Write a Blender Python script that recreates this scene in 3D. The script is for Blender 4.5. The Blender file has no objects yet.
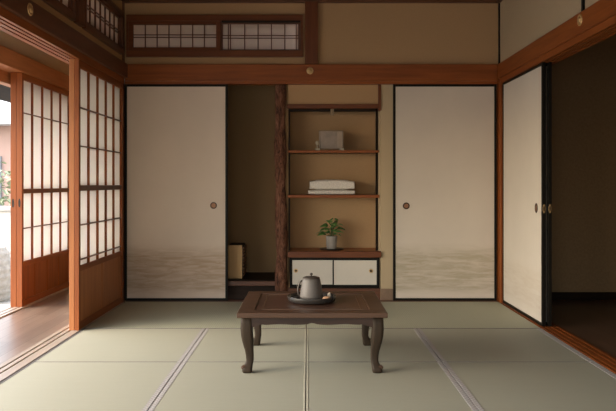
import bpy, bmesh, math, random
from mathutils import Vector, Matrix, noise
random.seed(7)
C = bpy.context.scene.collection
S = bpy.context.scene
PI = math.pi

# ------------------------------------------------------------------ materials
def nodes(m):
    m.use_nodes = True
    nt = m.node_tree
    return nt, nt.nodes['Principled BSDF'], nt.nodes['Material Output']

def ramp(nt, stops):
    r = nt.nodes.new('ShaderNodeValToRGB')
    e = r.color_ramp.elements
    while len(e) < len(stops): e.new(.5)
    for el, (p, c) in zip(e, stops):
        el.position = p
        el.color = (c[0], c[1], c[2], 1) if hasattr(c, '__len__') else (c, c, c, 1)
    return r

def coords(nt, scale=(1,1,1), loc=(0,0,0)):
    t = nt.nodes.new('ShaderNodeTexCoord'); mp = nt.nodes.new('ShaderNodeMapping')
    mp.inputs['Scale'].default_value = scale; mp.inputs['Location'].default_value = loc
    nt.links.new(t.outputs['Object'], mp.inputs[0])
    return mp

def noise_tex(nt, mp, scale, detail=4, rough=.5, dist=0):
    n = nt.nodes.new('ShaderNodeTexNoise')
    n.inputs['Scale'].default_value = scale; n.inputs['Detail'].default_value = detail
    n.inputs['Roughness'].default_value = rough; n.inputs['Distortion'].default_value = dist
    nt.links.new(mp.outputs[0], n.inputs['Vector'])
    return n

def bump(nt, b, src, strength, dist=.002):
    bp = nt.nodes.new('ShaderNodeBump')
    bp.inputs['Strength'].default_value = strength; bp.inputs['Distance'].default_value = dist
    nt.links.new(src, bp.inputs['Height']); nt.links.new(bp.outputs[0], b.inputs['Normal'])

def wood(name, dark, light, axis='x', rough=.4, grain=30, spec=.5):
    m = bpy.data.materials.new(name); nt, b, _ = nodes(m)
    sc = {'x': (.06,1,1), 'y': (1,.06,1), 'z': (1,1,.06)}[axis]
    mp = coords(nt, sc)
    n = noise_tex(nt, mp, grain, 6, .6, .4)
    r = ramp(nt, [(.3, dark), (.7, light)])
    nt.links.new(n.outputs['Fac'], r.inputs[0]); nt.links.new(r.outputs[0], b.inputs['Base Color'])
    b.inputs['Roughness'].default_value = rough
    b.inputs['Specular IOR Level'].default_value = spec
    bump(nt, b, n.outputs['Fac'], .15, .001)
    return m

def plain(name, col, rough=.6, metal=0, var=.12, scale=20, bumpk=.1, spec=.5):
    m = bpy.data.materials.new(name); nt, b, _ = nodes(m)
    mp = coords(nt); n = noise_tex(nt, mp, scale, 5, .6)
    r = ramp(nt, [(.3, [c*(1-var) for c in col]), (.7, [min(1, c*(1+var)) for c in col])])
    nt.links.new(n.outputs['Fac'], r.inputs[0]); nt.links.new(r.outputs[0], b.inputs['Base Color'])
    b.inputs['Roughness'].default_value = rough; b.inputs['Metallic'].default_value = metal
    b.inputs['Specular IOR Level'].default_value = spec
    if bumpk: bump(nt, b, n.outputs['Fac'], bumpk, .001)
    return m

W = {}
for ax in 'xyz':
    W[ax] = wood('cedar_'+ax, (.185,.047,.010), (.31,.086,.018), ax, .45, spec=.3)
    W['d'+ax] = wood('old_cedar_'+ax, (.085,.030,.014), (.15,.052,.022), ax, .42)
    W['l'+ax] = wood('light_cedar_'+ax, (.32,.115,.038), (.46,.180,.065), ax, .45, spec=.3)
    W['m'+ax] = wood('mid_cedar_'+ax, (.105,.030,.010), (.175,.052,.016), ax, .45, spec=.3)
    W['g'+ax] = wood('weathered_sill_'+ax, (.31,.25,.20), (.42,.35,.285), ax, .42)
    W['k'+ax] = wood('dark_floorwood_'+ax, (.010,.006,.004), (.024,.013,.008), ax, .55, spec=.12)
PLASTER = plain('sand_plaster', (.46,.292,.155), .9, var=.06, scale=180, bumpk=.3, spec=.1)
PLASTER2 = plain('pale_plaster', (.50,.385,.25), .9, var=.05, scale=180, bumpk=.3, spec=.1)
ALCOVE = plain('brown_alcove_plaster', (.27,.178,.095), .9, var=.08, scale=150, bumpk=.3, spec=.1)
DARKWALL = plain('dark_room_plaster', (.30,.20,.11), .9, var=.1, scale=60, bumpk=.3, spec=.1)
LACQ = plain('black_lacquer', (.010,.008,.006), .45, var=.1, bumpk=0, spec=.15)
BRASS = plain('aged_brass', (.62,.42,.20), .42, metal=.6, var=.3, scale=90)
BRASSD = plain('dark_bronze', (.06,.032,.02), .4, metal=.6, var=.3, scale=90)
COPPER = plain('copper_pull', (.30,.15,.085), .45, metal=.6, var=.25, scale=90)
IRON = plain('black_iron', (.03,.026,.022), .4, metal=.7)

def shoji_paper(name, c=(.92,.91,.895), t=.72):
    m = bpy.data.materials.new(name); nt, b, out = nodes(m)
    mp = coords(nt); n = noise_tex(nt, mp, 60, 6, .7)
    r = ramp(nt, [(.3, [x*.94 for x in c]), (.7, c)])
    nt.links.new(n.outputs['Fac'], r.inputs[0]); nt.links.new(r.outputs[0], b.inputs['Base Color'])
    b.inputs['Roughness'].default_value = .9; b.inputs['Specular IOR Level'].default_value = .1
    tr = nt.nodes.new('ShaderNodeBsdfTranslucent'); nt.links.new(r.outputs[0], tr.inputs[0])
    mx = nt.nodes.new('ShaderNodeMixShader'); mx.inputs[0].default_value = t
    nt.links.new(b.outputs[0], mx.inputs[1]); nt.links.new(tr.outputs[0], mx.inputs[2])
    nt.links.new(mx.outputs[0], out.inputs[0])
    return m
PAPER = shoji_paper('shoji_paper')
PAPER_OLD = shoji_paper('transom_paper', (.84,.74,.67), .5)

def fusuma_paper(name, base, ink, seed, zlo, zhi, amt):
    """plain mulberry paper with an ink-wash landscape printed low on the sheet (object z = height above sheet foot)"""
    m = bpy.data.materials.new(name); nt, b, _ = nodes(m); L = nt.links
    tc = nt.nodes.new('ShaderNodeTexCoord'); sp = nt.nodes.new('ShaderNodeSeparateXYZ')
    L.new(tc.outputs['Object'], sp.inputs[0])
    lo = nt.nodes.new('ShaderNodeMapRange'); lo.interpolation_type = 'SMOOTHSTEP'
    lo.inputs['From Min'].default_value = zlo-.04; lo.inputs['From Max'].default_value = zlo+.05
    hi = nt.nodes.new('ShaderNodeMapRange'); hi.interpolation_type = 'SMOOTHSTEP'
    hi.inputs['From Min'].default_value = zhi; hi.inputs['From Max'].default_value = zhi-.14
    L.new(sp.outputs['Z'], lo.inputs['Value']); L.new(sp.outputs['Z'], hi.inputs['Value'])
    mp = coords(nt, (3,3,22), (seed,seed,seed))
    n = noise_tex(nt, mp, 1.6, 6, .65, .6)
    r = ramp(nt, [(.35, .30), (.62, 1.0)])
    L.new(n.outputs['Fac'], r.inputs[0])
    m1 = nt.nodes.new('ShaderNodeMath'); m1.operation = 'MULTIPLY'; L.new(lo.outputs[0], m1.inputs[0]); L.new(hi.outputs[0], m1.inputs[1])
    m2 = nt.nodes.new('ShaderNodeMath'); m2.operation = 'MULTIPLY'; L.new(m1.outputs[0], m2.inputs[0]); L.new(r.outputs[0], m2.inputs[1])
    m3 = nt.nodes.new('ShaderNodeMath'); m3.operation = 'MULTIPLY'; L.new(m2.outputs[0], m3.inputs[0]); m3.inputs[1].default_value = amt
    mpb = coords(nt); nb = noise_tex(nt, mpb, 3, 4, .6)
    rb = ramp(nt, [(.3, [c*.95 for c in base]), (.7, base)])
    L.new(nb.outputs['Fac'], rb.inputs[0])
    mix = nt.nodes.new('ShaderNodeMix'); mix.data_type = 'RGBA'
    L.new(m3.outputs[0], mix.inputs[0]); L.new(rb.outputs[0], mix.inputs[6]); mix.inputs[7].default_value = (*ink, 1)
    L.new(mix.outputs[2], b.inputs['Base Color'])
    b.inputs['Roughness'].default_value = .75; b.inputs['Specular IOR Level'].default_value = .2
    nf = noise_tex(nt, mpb, 250, 3, .6); bump(nt, b, nf.outputs['Fac'], .08, .0006)
    return m
FUS_L = fusuma_paper('fusuma_paper_wash_brown', (.74,.62,.515), (.42,.28,.17), 3.1, .05, .46, .75)
FUS_R = fusuma_paper('fusuma_paper_wash_grey', (.66,.58,.50), (.37,.31,.21), 8.4, .05, .47, .75)
FUS_S = fusuma_paper('fusuma_paper_side', (.70,.64,.57), (.47,.38,.28), 5.7, .05, .40, .35)

def tatami_mat_mat(name, along, tint):
    m = bpy.data.materials.new(name); nt, b, _ = nodes(m); L = nt.links
    mp = coords(nt, (1,1,1))
    wv = nt.nodes.new('ShaderNodeTexWave'); wv.wave_type = 'BANDS'
    wv.bands_direction = 'X' if along == 'x' else 'Y'
    wv.inputs['Scale'].default_value = 22; wv.inputs['Distortion'].default_value = .6; wv.inputs['Detail Scale'].default_value = 3
    L.new(mp.outputs[0], wv.inputs['Vector'])
    mp2 = coords(nt, (1,40,1) if along == 'y' else (40,1,1))
    n = noise_tex(nt, mp2, 6, 6, .7)
    mp3 = coords(nt); n2 = noise_tex(nt, mp3, 2.2, 3, .5)
    a = [c*.86 for c in tint]
    r = ramp(nt, [(.25, a), (.75, tint)])
    add = nt.nodes.new('ShaderNodeMath'); add.operation = 'MULTIPLY_ADD'
    L.new(wv.outputs['Fac'], add.inputs[0]); add.inputs[1].default_value = .75; L.new(n.outputs['Fac'], add.inputs[2])
    ad2 = nt.nodes.new('ShaderNodeMath'); ad2.operation = 'MULTIPLY_ADD'
    L.new(n2.outputs['Fac'], ad2.inputs[0]); ad2.inputs[1].default_value = .5; L.new(add.outputs[0], ad2.inputs[2])
    sb = nt.nodes.new('ShaderNodeMath'); sb.operation = 'SUBTRACT'; L.new(ad2.outputs[0], sb.inputs[0]); sb.inputs[1].default_value = .62
    L.new(sb.outputs[0], r.inputs[0]); L.new(r.outputs[0], b.inputs['Base Color'])
    b.inputs['Roughness'].default_value = .62; b.inputs['Specular IOR Level'].default_value = .35
    bump(nt, b, add.outputs[0], .35, .0015)
    return m
TAT_Y = tatami_mat_mat('tatami_rush_lengthwise', 'y', (.445,.445,.355))
TAT_X = tatami_mat_mat('tatami_rush_crosswise', 'x', (.46,.475,.365))

def heri_mat():
    m = bpy.data.materials.new('tatami_border_cloth'); nt, b, _ = nodes(m); L = nt.links
    mp = coords(nt); ck = nt.nodes.new('ShaderNodeTexChecker'); ck.inputs['Scale'].default_value = 75
    ck.inputs['Color1'].default_value = (.36,.34,.34,1); ck.inputs['Color2'].default_value = (.52,.50,.49,1)
    L.new(mp.outputs[0], ck.inputs['Vector']); L.new(ck.outputs['Color'], b.inputs['Base Color'])
    b.inputs['Roughness'].default_value = .8
    return m
HERI = heri_mat()
SEAM = plain('dark_seam_cloth', (.17,.155,.15), .85, var=.15)
HERI_PALE = plain('tatami_seam_binding', (.55,.53,.42), .8, var=.08)

def engawa_mat(name, dark, light, rough, width=.10, length=1.8):
    m = bpy.data.materials.new(name); nt, b, _ = nodes(m); L = nt.links
    tc = nt.nodes.new('ShaderNodeTexCoord'); mp = nt.nodes.new('ShaderNodeMapping')
    mp.inputs['Rotation'].default_value = (0,0,PI/2); L.new(tc.outputs['Object'], mp.inputs[0])
    br = nt.nodes.new('ShaderNodeTexBrick'); br.inputs['Scale'].default_value = 1
    br.inputs['Brick Width'].default_value = length; br.inputs['Row Height'].default_value = width
    br.inputs['Mortar Size'].default_value = .0015; br.inputs['Mortar'].default_value = (dark[0]*.2,dark[1]*.2,dark[2]*.2,1)
    br.inputs['Color1'].default_value = (*dark,1); br.inputs['Color2'].default_value = (*light,1)
    L.new(mp.outputs[0], br.inputs['Vector'])
    mp2 = coords(nt, (1,.06,1)); n = noise_tex(nt, mp2, 34, 6, .65, .4)
    r = ramp(nt, [(.3, .72), (.7, 1.1)]); L.new(n.outputs['Fac'], r.inputs[0])
    mx = nt.nodes.new('ShaderNodeMix'); mx.data_type = 'RGBA'; mx.blend_type = 'MULTIPLY'; mx.inputs[0].default_value = 1
    L.new(br.outputs['Color'], mx.inputs[6]); L.new(r.outputs[0], mx.inputs[7]); L.new(mx.outputs[2], b.inputs['Base Color'])
    b.inputs['Roughness'].default_value = rough
    bump(nt, b, n.outputs['Fac'], .1, .001)
    return m
ENGAWA = engawa_mat('veranda_boards', (.15,.105,.078), (.25,.18,.138), .32)
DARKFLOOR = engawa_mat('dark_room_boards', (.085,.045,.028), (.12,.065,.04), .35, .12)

# ------------------------------------------------------------------ mesh helpers
def nb(): return bmesh.new()
def box(bm, x0, x1, y0, y1, z0, z1):
    vs = [bm.verts.new(p) for p in ((x0,y0,z0),(x1,y0,z0),(x1,y1,z0),(x0,y1,z0),(x0,y0,z1),(x1,y0,z1),(x1,y1,z1),(x0,y1,z1))]
    for f in ((0,3,2,1),(4,5,6,7),(0,1,5,4),(1,2,6,5),(2,3,7,6),(3,0,4,7)): bm.faces.new([vs[i] for i in f])
def ab(bm, ax, u0, u1, v0, v1, z0, z1):
    if ax == 'x': box(bm, u0, u1, v0, v1, z0, z1)
    else: box(bm, v0, v1, u0, u1, z0, z1)
def lathe(bm, cx, cy, prof, n=40, axis='z', cz=0):
    """prof: list of (r, h) revolved about the vertical (or the x / y axis through cx, cy, cz)"""
    rings = []
    for r, h in prof:
        ring = []
        for i in range(n):
            a = 2*PI*i/n; p, q = r*math.cos(a), r*math.sin(a)
            if axis == 'z': co = (cx+p, cy+q, h)
            elif axis == 'y': co = (cx+p, cy+h, cz+q)
            else: co = (cx+h, cy+p, cz+q)
            ring.append(bm.verts.new(co))
        rings.append(ring)
    for a, b2 in zip(rings, rings[1:]):
        for i in range(n): bm.faces.new((a[i], a[(i+1)%n], b2[(i+1)%n], b2[i]))
    for ring in (rings[0], rings[-1]): bm.faces.new(ring)
    bmesh.ops.remove_doubles(bm, verts=bm.verts, dist=1e-6)
def tube(bm, pts, rad, n=10, sx=1, sy=1):
    pts = [Vector(p) for p in pts]; rings = []
    for i, p in enumerate(pts):
        t = (pts[min(i+1, len(pts)-1)] - pts[max(i-1, 0)]).normalized()
        up = Vector((0,1,0)) if abs(t.y) < .9 else Vector((1,0,0))
        s = t.cross(up).normalized(); u = s.cross(t)
        r = rad[i] if hasattr(rad, '__len__') else rad
        rings.append([bm.verts.new(p + s*math.cos(2*PI*k/n)*r*sx + u*math.sin(2*PI*k/n)*r*sy) for k in range(n)])
    for a, b2 in zip(rings, rings[1:]):
        for k in range(n): bm.faces.new((a[k], a[(k+1)%n], b2[(k+1)%n], b2[k]))
    bm.faces.new(rings[0]); bm.faces.new(rings[-1])

def obj(name, bm, mat, parent=None, bevel=0, smooth=False, seg=2, subsurf=0):
    bmesh.ops.recalc_face_normals(bm, faces=bm.faces)
    xs = [v.co.x for v in bm.verts]; ys = [v.co.y for v in bm.verts]; zs = [v.co.z for v in bm.verts]
    c = Vector(((min(xs)+max(xs))/2, (min(ys)+max(ys))/2, min(zs)))
    for v in bm.verts: v.co -= c
    me = bpy.data.meshes.new(name); bm.to_mesh(me); bm.free()
    if smooth:
        for p in me.polygons: p.use_smooth = True
    me.materials.append(mat)
    o = bpy.data.objects.new(name, me); C.objects.link(o)
    o['wl'] = tuple(c)
    if parent is not None:
        o.parent = parent; o.location = c - Vector(parent['wl'])
    else: o.location = c
    if bevel:
        b = o.modifiers.new('bevel', 'BEVEL'); b.width = bevel; b.segments = seg; b.limit_method = 'ANGLE'; b.angle_limit = .6
        b.harden_normals = False
    if subsurf:
        s = o.modifiers.new('sub', 'SUBSURF'); s.levels = subsurf; s.render_levels = subsurf
    return o
def thing(name, label, cat, loc, group=None, kind=None):
    o = bpy.data.objects.new(name, None); C.objects.link(o); o.location = loc; o['wl'] = tuple(loc); o.empty_display_size = .05
    return tag(o, label, cat, group, kind)
def tag(o, label, cat, group=None, kind=None):
    o['label'] = label; o['category'] = cat
    if group: o['group'] = group
    if kind: o['kind'] = kind
    return o
def struct(name, bm, mat, label, cat, bevel=0, **k):
    return tag(obj(name, bm, mat, None, bevel, **k), label, cat, None, 'structure')
def sbox(name, r, mat, label, cat, bevel=.003):
    bm = nb(); box(bm, *r); return struct(name, bm, mat, label, cat, bevel)

# photo frame helpers: a point on the plane y=Y seen at pixel (px, py)
H = .967; F = 700
BY = 5.785
def X(px, Y=BY): return (px-308)/F*Y
def Z(py, Y=BY): return H-(py-184)/F*Y

LX, RX = -1.505, 1.58          # faces of the left and right walls
REAR = -1.2
KZ0, KZ1, NZ1 = 1.79, 1.835, 1.95   # head rail foot / nageshi foot / nageshi top
CZ = 2.56

# ------------------------------------------------------------------ floor
bm = nb(); box(bm, -1.66, 1.70, REAR, 5.80, -.10, -.062)
struct('floor', bm, W['dy'], 'bare wooden subfloor under the tatami mats of the main room', 'floor')
bm = nb(); box(bm, -2.22, -1.645, REAR, 8.0, -.06, -.004)
struct('floor_veranda', bm, ENGAWA, 'polished brown board floor of the veranda beyond the open left side', 'floor')
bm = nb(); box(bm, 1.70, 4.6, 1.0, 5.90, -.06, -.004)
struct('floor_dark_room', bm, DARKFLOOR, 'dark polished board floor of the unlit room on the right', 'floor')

def mat_piece(x0, x1, y0, y1, along, borders, label, group='tatami mats covering the floor'):
    """borders: list of (side, width, material) strips of binding"""
    t = thing('tatami_mat', label, 'tatami mat', ((x0+x1)/2, (y0+y1)/2, -.055), group)
    g = .0026
    X0, X1, Y0, Y1 = x0+g, x1-g, y0+g, y1-g
    bx0, bx1, by0, by1 = X0, X1, Y0, Y1
    for s, w, m in borders:
        if s == 'l': bx0 = X0+w
        if s == 'r': bx1 = X1-w
        if s == 'f': by0 = Y0+w
        if s == 'b': by1 = Y1-w
    b = nb(); box(b, bx0, bx1, by0, by1, -.055, 0)
    obj('woven_rush', b, TAT_Y if along == 'y' else TAT_X, t, .002)
    for s, w, m in borders:
        b = nb()
        if s == 'l': box(b, X0, X0+w, Y0, Y1, -.055, .0012)
        if s == 'r': box(b, X1-w, X1, Y0, Y1, -.055, .0012)
        if s == 'f': box(b, bx0, bx1, Y0, Y0+w, -.055, .0012)
        if s == 'b': box(b, bx0, bx1, Y1-w, Y1, -.055, .0012)
        obj('cloth_border', b, m, t, .0008)
TX = [-1.500, -.685, -.010, .728, 1.565]
TY = [1.95, 3.81, 4.68, 5.757]
hw, pw = .022, .009
names = ['far left, beside the veranda sill', 'left of centre', 'right of centre', 'far right, beside the dark room sill']
rows = ['front', 'middle']
labs = {
 (0,0): 'pale tatami mat in the front left of the photo beside the veranda sill',
 (0,1): 'pale tatami mat in the foreground directly left of the centre seam',
 (0,2): 'pale tatami mat in the foreground directly right of the centre seam',
 (0,3): 'tatami mat in the front right of the photo beside the dark room sill',
 (1,0): 'short tatami mat in front of the inner paper screen, left of the table',
 (1,1): 'short tatami mat under the left half of the low table',
 (1,2): 'short tatami mat under the right half of the low table',
 (1,3): 'short tatami mat right of the table, beside the stacked black-edged doors'}
for r in range(2):
    for c in range(4):
        bd = []
        bd.append(('l', {0:.012,1:hw,2:pw,3:hw}[c], {0:SEAM,1:HERI,2:HERI_PALE,3:HERI}[c]))
        bd.append(('r', {0:hw,1:pw,2:hw,3:.035}[c], {0:HERI,1:HERI_PALE,2:HERI,3:HERI}[c]))
        if r == 0: bd.append(('b', .006, SEAM))
        mat_piece(TX[c], TX[c+1], TY[r], TY[r+1], 'y', bd, labs[(r,c)])
for c, (a, b_) in enumerate(((-1.5,-.01), (-.01,1.565))):
    mat_piece(a, b_, TY[2], TY[3], 'x', [('f', .007, SEAM)],
        ['greenish tatami mat running along the back wall, left half', 'greenish tatami mat running along the back wall, right half'][c])
for c in range(4):
    y0 = REAR+.03
    mat_piece(TX[c], TX[c+1], y0, TY[0], 'y', [('l', .02, HERI), ('r', .02, HERI)], 'tatami mat at the near end of the room, '+names[c])

# ------------------------------------------------------------------ sills (grooved)
def sill(name, ax, u0, u1, v0, v1, grooves, mat, label, ztop=.004):
    b = nb(); ab(b, ax, u0, u1, v0, v1, -.055, ztop-.010)
    vs = sorted(grooves); cur = v0
    for g0, g1 in vs: ab(b, ax, u0, u1, cur, g0, ztop-.010, ztop); cur = g1
    ab(b, ax, u0, u1, cur, v1, ztop-.010, ztop)
    bmesh.ops.remove_doubles(b, verts=b.verts, dist=1e-5)
    return struct(name, b, mat, label, 'door sill')
sill('trim_1', 'y', REAR, 5.72, -1.642, -1.503, [(-1.572,-1.558), (-1.612,-1.598)], W['gy'], 'grooved brown wooden sill between the tatami and the veranda')
sill('trim_2', 'y', 2.0, 5.70, 1.570, 1.70, [(1.589,1.601), (1.629,1.641), (1.665,1.677)], W['y'], 'grooved reddish wooden sill at the foot of the dark opening')
sill('trim_3', 'y', REAR, 8.0, -2.36, -2.222, [(-2.262,-2.248), (-2.312,-2.298)], W['gy'], 'grooved pale wooden sill along the outer edge of the veranda', .006)
sill('trim_4', 'x', -1.50, 1.56, 5.760, 5.83, [(5.775,5.787)], W['dx'], 'dark wooden sill under the back wall sliding doors')

# ------------------------------------------------------------------ shoji
def oval_pull(parent, x, y, z, axis, rx, rz, rim, core, depth=.003, d=-1):
    """flush pull; axis = axis it faces along, d its sign"""
    b = nb()
    n = 28
    def ring(kx, off):
        out = []
        for i in range(n):
            a = 2*PI*i/n; p = kx*rx*math.cos(a); q = kx*rz*math.sin(a) if True else 0
            out.append(b.verts.new((x+p, y+d*off, z+q) if axis == 'y' else (x+d*off, y+p, z+q)))
        return out
    rs = [ring(1, -.002), ring(1, depth*.8), ring(.9, depth), ring(.72, depth), ring(.66, depth*.3)]
    for r1, r2 in zip(rs, rs[1:]):
        for i in range(n): b.faces.new((r1[i], r1[(i+1)%n], r2[(i+1)%n], r2[i]))
    o = obj('finger_pull', b, rim, parent, smooth=False)
    b = nb()
    def ring2(kx, off):
        return [b.verts.new((x+kx*rx*math.cos(2*PI*i/n), y+d*off, z+kx*rz*math.sin(2*PI*i/n)) if axis == 'y' else
                (x+d*off, y+kx*rx*math.cos(2*PI*i/n), z+kx*rz*math.sin(2*PI*i/n))) for i in range(n)]
    r1 = ring2(.68, depth*.35); r2 = ring2(.3, depth*.2)
    for i in range(n): b.faces.new((r1[i], r1[(i+1)%n], r2[(i+1)%n], r2[i]))
    b.faces.new(r2)
    obj('recess', b, core, o)

def shoji(name, u0, u1, v0, v1, z0, z1, ncol, bars, midr, ptop, label, tone='', pulls=None, stile=.034, ax='y', splits=1, topr=.05):
    """sliding paper screen; u along the wall, v through it"""
    t = thing(name, label, 'sliding door', ((v0+v1)/2, (u0+u1)/2, z0) if ax == 'y' else ((u0+u1)/2, (v0+v1)/2, z0), None, 'structure')
    mz, mu = W[tone+'z'], W[tone+ax]
    for a, b_ in ((u0, u0+stile), (u1-stile, u1)):
        b = nb(); ab(b, ax, a, b_, v0, v1, z0, z1); obj('stile', b, mz, t, .002)
    i0, i1 = u0+stile, u1-stile; d = (v1-v0)*.12
    b = nb(); ab(b, ax, i0, i1, v0+d, v1-d, z1-topr, z1); obj('top_rail', b, mu, t, .0015)
    b = nb(); ab(b, ax, i0, i1, v0+d, v1-d, z0, z0+.05); obj('bottom_rail', b, mu, t, .0015)
    b = nb(); ab(b, ax, i0, i1, v0+d, v1-d, ptop-.018, ptop+.018); obj('lower_rail', b, mu, t, .0015)
    if midr:
        b = nb(); ab(b, ax, i0, i1, v0+d, v1-d, midr-.018, midr+.018); obj('middle_rail', b, W['d'+ax], t, .0015)
    vm = (v0+v1)/2
    b = nb()
    for k in range(splits):
        a = i0+(i1-i0)*k/splits; e = i0+(i1-i0)*(k+1)/splits
        ab(b, ax, a+.001, e-.001, vm-.004, vm+.004, z0+.05, ptop-.018)
        if k: ab(b, ax, a-.008, a+.008, vm-.009, vm+.009, z0+.05, ptop-.018)
    obj('lower_panel', b, W['lz'] if splits == 2 else mz, t, .0008)
    lz0, lz1 = ptop+.018, z1-topr
    b = nb()
    for k in range(1, ncol):
        u = i0+(i1-i0)*k/ncol; ab(b, ax, u-.0065, u+.0065, vm-.010, vm+.010, lz0, lz1)
    obj('vertical_lattice', b, mz, t)
    if bars:
        b = nb()
        for zz in bars: ab(b, ax, i0, i1, vm-.0085, vm+.0085, zz-.004, zz+.004)
        obj('horizontal_lattice', b, W['d'+ax], t)
    b = nb(); vp = vm-.006 if (ax == 'y' and v0 < 0) else vm+.006
    ab(b, ax, i0-.004, i1+.004, vp-.0006, vp+.0006, lz0-.004, lz1+.004)
    obj('paper', b, PAPER, t)
    return t
SB = [1.477, 1.22, .693, .462]
shoji('door_1', 4.605, 5.71, -1.537, -1.507, .002, KZ0, 5, SB, .94, .405, 'inner paper screen door beside the tatami, with orange-brown frame and wood lower panel', splits=2)
shoji('door_2', 4.605, 5.71, -1.572, -1.5385, .002, KZ0, 5, SB, .94, .405, 'paper screen door stacked right behind the inner one, its edge showing as the left of the two bright stiles', splits=2, tone='l')
OB = [1.53, .615]
d3 = shoji('door_3', 5.47, 6.62, -2.278, -2.235, .002, 1.84, 5, OB, .91, .335, 'outer paper screen door at the far left, across the veranda', splits=4)
d4 = shoji('door_4', 5.47, 6.62, -2.325, -2.280, .002, 1.84, 5, OB, .91, .335, 'paper screen door stacked behind the outer one, its narrow edge at the far left', splits=4)
for d_, x in ((d3, -2.255), (d4, -2.305)):
    y = 5.47
    oval_pull(d_, x, y, .818, 'y', .008, .035, IRON, IRON, .002)
# more of the outer screens beyond, so that the passage closes
shoji('door_5', 6.63, 7.90, -2.325, -2.285, .002, 1.84, 6, OB, .91, .335, 'paper screen door further along the veranda behind the room corner', splits=4)
# ------------------------------------------------------------------ fusuma
def fusuma(name, u0, u1, v0, v1, z0, z1, ax, face, paper, label, pull=None, fw=.020, edgepull=None):
    t = thing(name, label, 'sliding door', ((u0+u1)/2, (v0+v1)/2, z0) if ax == 'x' else ((v0+v1)/2, (u0+u1)/2, z0), None, 'structure')
    b = nb()
    ab(b, ax, u0, u0+fw, v0, v1, z0, z1); ab(b, ax, u1-fw, u1, v0, v1, z0, z1)
    ab(b, ax, u0+fw, u1-fw, v0, v1, z0, z0+fw*1.1); ab(b, ax, u0+fw, u1-fw, v0, v1, z1-fw, z1)
    obj('lacquered_frame', b, LACQ, t, .002)
    b = nb(); ab(b, ax, u0+fw, u1-fw, v0+.004, v1-.004, z0+fw*1.1, z1-fw); obj('paper_sheet', b, paper, t)
    fv = (v0+.004) if face < 0 else (v1-.004)
    if pull:
        if ax == 'x': oval_pull(t, pull[0], fv, pull[1], 'y', .028, .028, BRASSD, COPPER, .004, -1)
        else: oval_pull(t, fv, pull[0], pull[1], 'x', .028, .034, BRASSD, COPPER, .004, -1)
    if edgepull: oval_pull(t, (v0+v1)/2, u0, edgepull, 'y', .009, .03, BRASS, BRASSD, .002, -1)
    return t
FY = 5.770
fusuma('door_6', -1.512, X(227.9), FY, FY+.026, .004, KZ0, 'x', -1, FUS_L, 'white sliding door on the left of the back wall, black-framed with faint brown landscape', (X(213.5,FY), .79))
fusuma('door_7', X(393), X(496.3), FY, FY+.026, .004, KZ0, 'x', -1, FUS_R, 'white sliding door on the right of the back wall, black-framed with faint grey landscape', (X(406.3,FY), .787))
fusuma('door_8', 4.73, 5.695, 1.582, 1.608, .004, KZ0, 'y', -1, FUS_S, 'white sliding door standing along the right wall, black-edged', (4.86, .80), edgepull=.80)
fusuma('door_9', 4.73, 5.695, 1.622, 1.648, .004, KZ0, 'y', -1, FUS_S, 'black-edged sliding door stacked behind the right wall one, only its edge showing', None, edgepull=.80)

# ------------------------------------------------------------------ posts, head rails, nageshi
sbox('trim_5', (1.565, 1.66, 5.698, 5.80, -.05, NZ1), W['z'], 'slim reddish wooden post in the right rear corner', 'post')
sbox('trim_28', (1.572, 1.60, 5.773, 5.80, NZ1, 2.47), W['kz'], 'thin dark corner bead above the beam in the right rear corner', 'trim', .001)
sbox('trim_6', (-1.60, -1.515, 5.715, 5.80, -.05, 2.47), W['dz'], 'wooden post in the left rear corner, its shade put into a dark tone', 'post')  # darker wood than the right corner post, to carry the corner shade
sbox('trim_7', (X(305,5.73), X(318,5.73), 5.728, 5.84, NZ1, 2.46), W['mz'], 'short upright reddish post above the beam, right of the transom window', 'post')
# back: kamoi + nageshi
sbox('trim_8', (-1.51, 1.565, 5.762, 5.84, KZ0, KZ1+.01), W['x'], 'grooved head rail over the back wall doors', 'head rail', .002)
bm = nb(); box(bm, -1.505, 1.558, 5.738, 5.785, KZ1-.022, NZ1)
struct('trim_9', bm, W['x'], 'long reddish-brown beam across the back wall', 'beam', .004)
# left: kamoi with grooves + nageshi
bm = nb()
box(bm, -1.645, -1.503, REAR, 5.72, KZ0+.012, KZ1+.03)
for a, b_ in ((-1.645,-1.611), (-1.599,-1.572), (-1.560,-1.537), (-1.525,-1.503)): box(bm, a, b_, REAR, 5.72, KZ0, KZ0+.012)
struct('trim_10', bm, W['y'], 'grooved head rail over the open left side, its edges catching the light', 'head rail')
bm = nb(); box(bm, -1.514, -1.478, REAR, 5.737, KZ1, NZ1)
struct('trim_11', bm, W['dy'], 'dark brown beam above the open left side', 'beam', .004)
# right
bm = nb()
box(bm, 1.572, 1.69, REAR, 5.70, KZ0+.010, KZ1+.02)
for a, b_ in ((1.572,1.588), (1.602,1.628), (1.642,1.662), (1.676,1.69)): box(bm, a, b_, REAR, 5.70, KZ0, KZ0+.010)
struct('trim_12', bm, W['y'], 'grooved head rail over the dark opening on the right', 'head rail')
bm = nb(); box(bm, 1.555, 1.585, REAR, 5.74, KZ1-.005, NZ1)
struct('trim_13', bm, W['y'], 'reddish-brown beam above the dark opening on the right', 'beam', .004)

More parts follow.
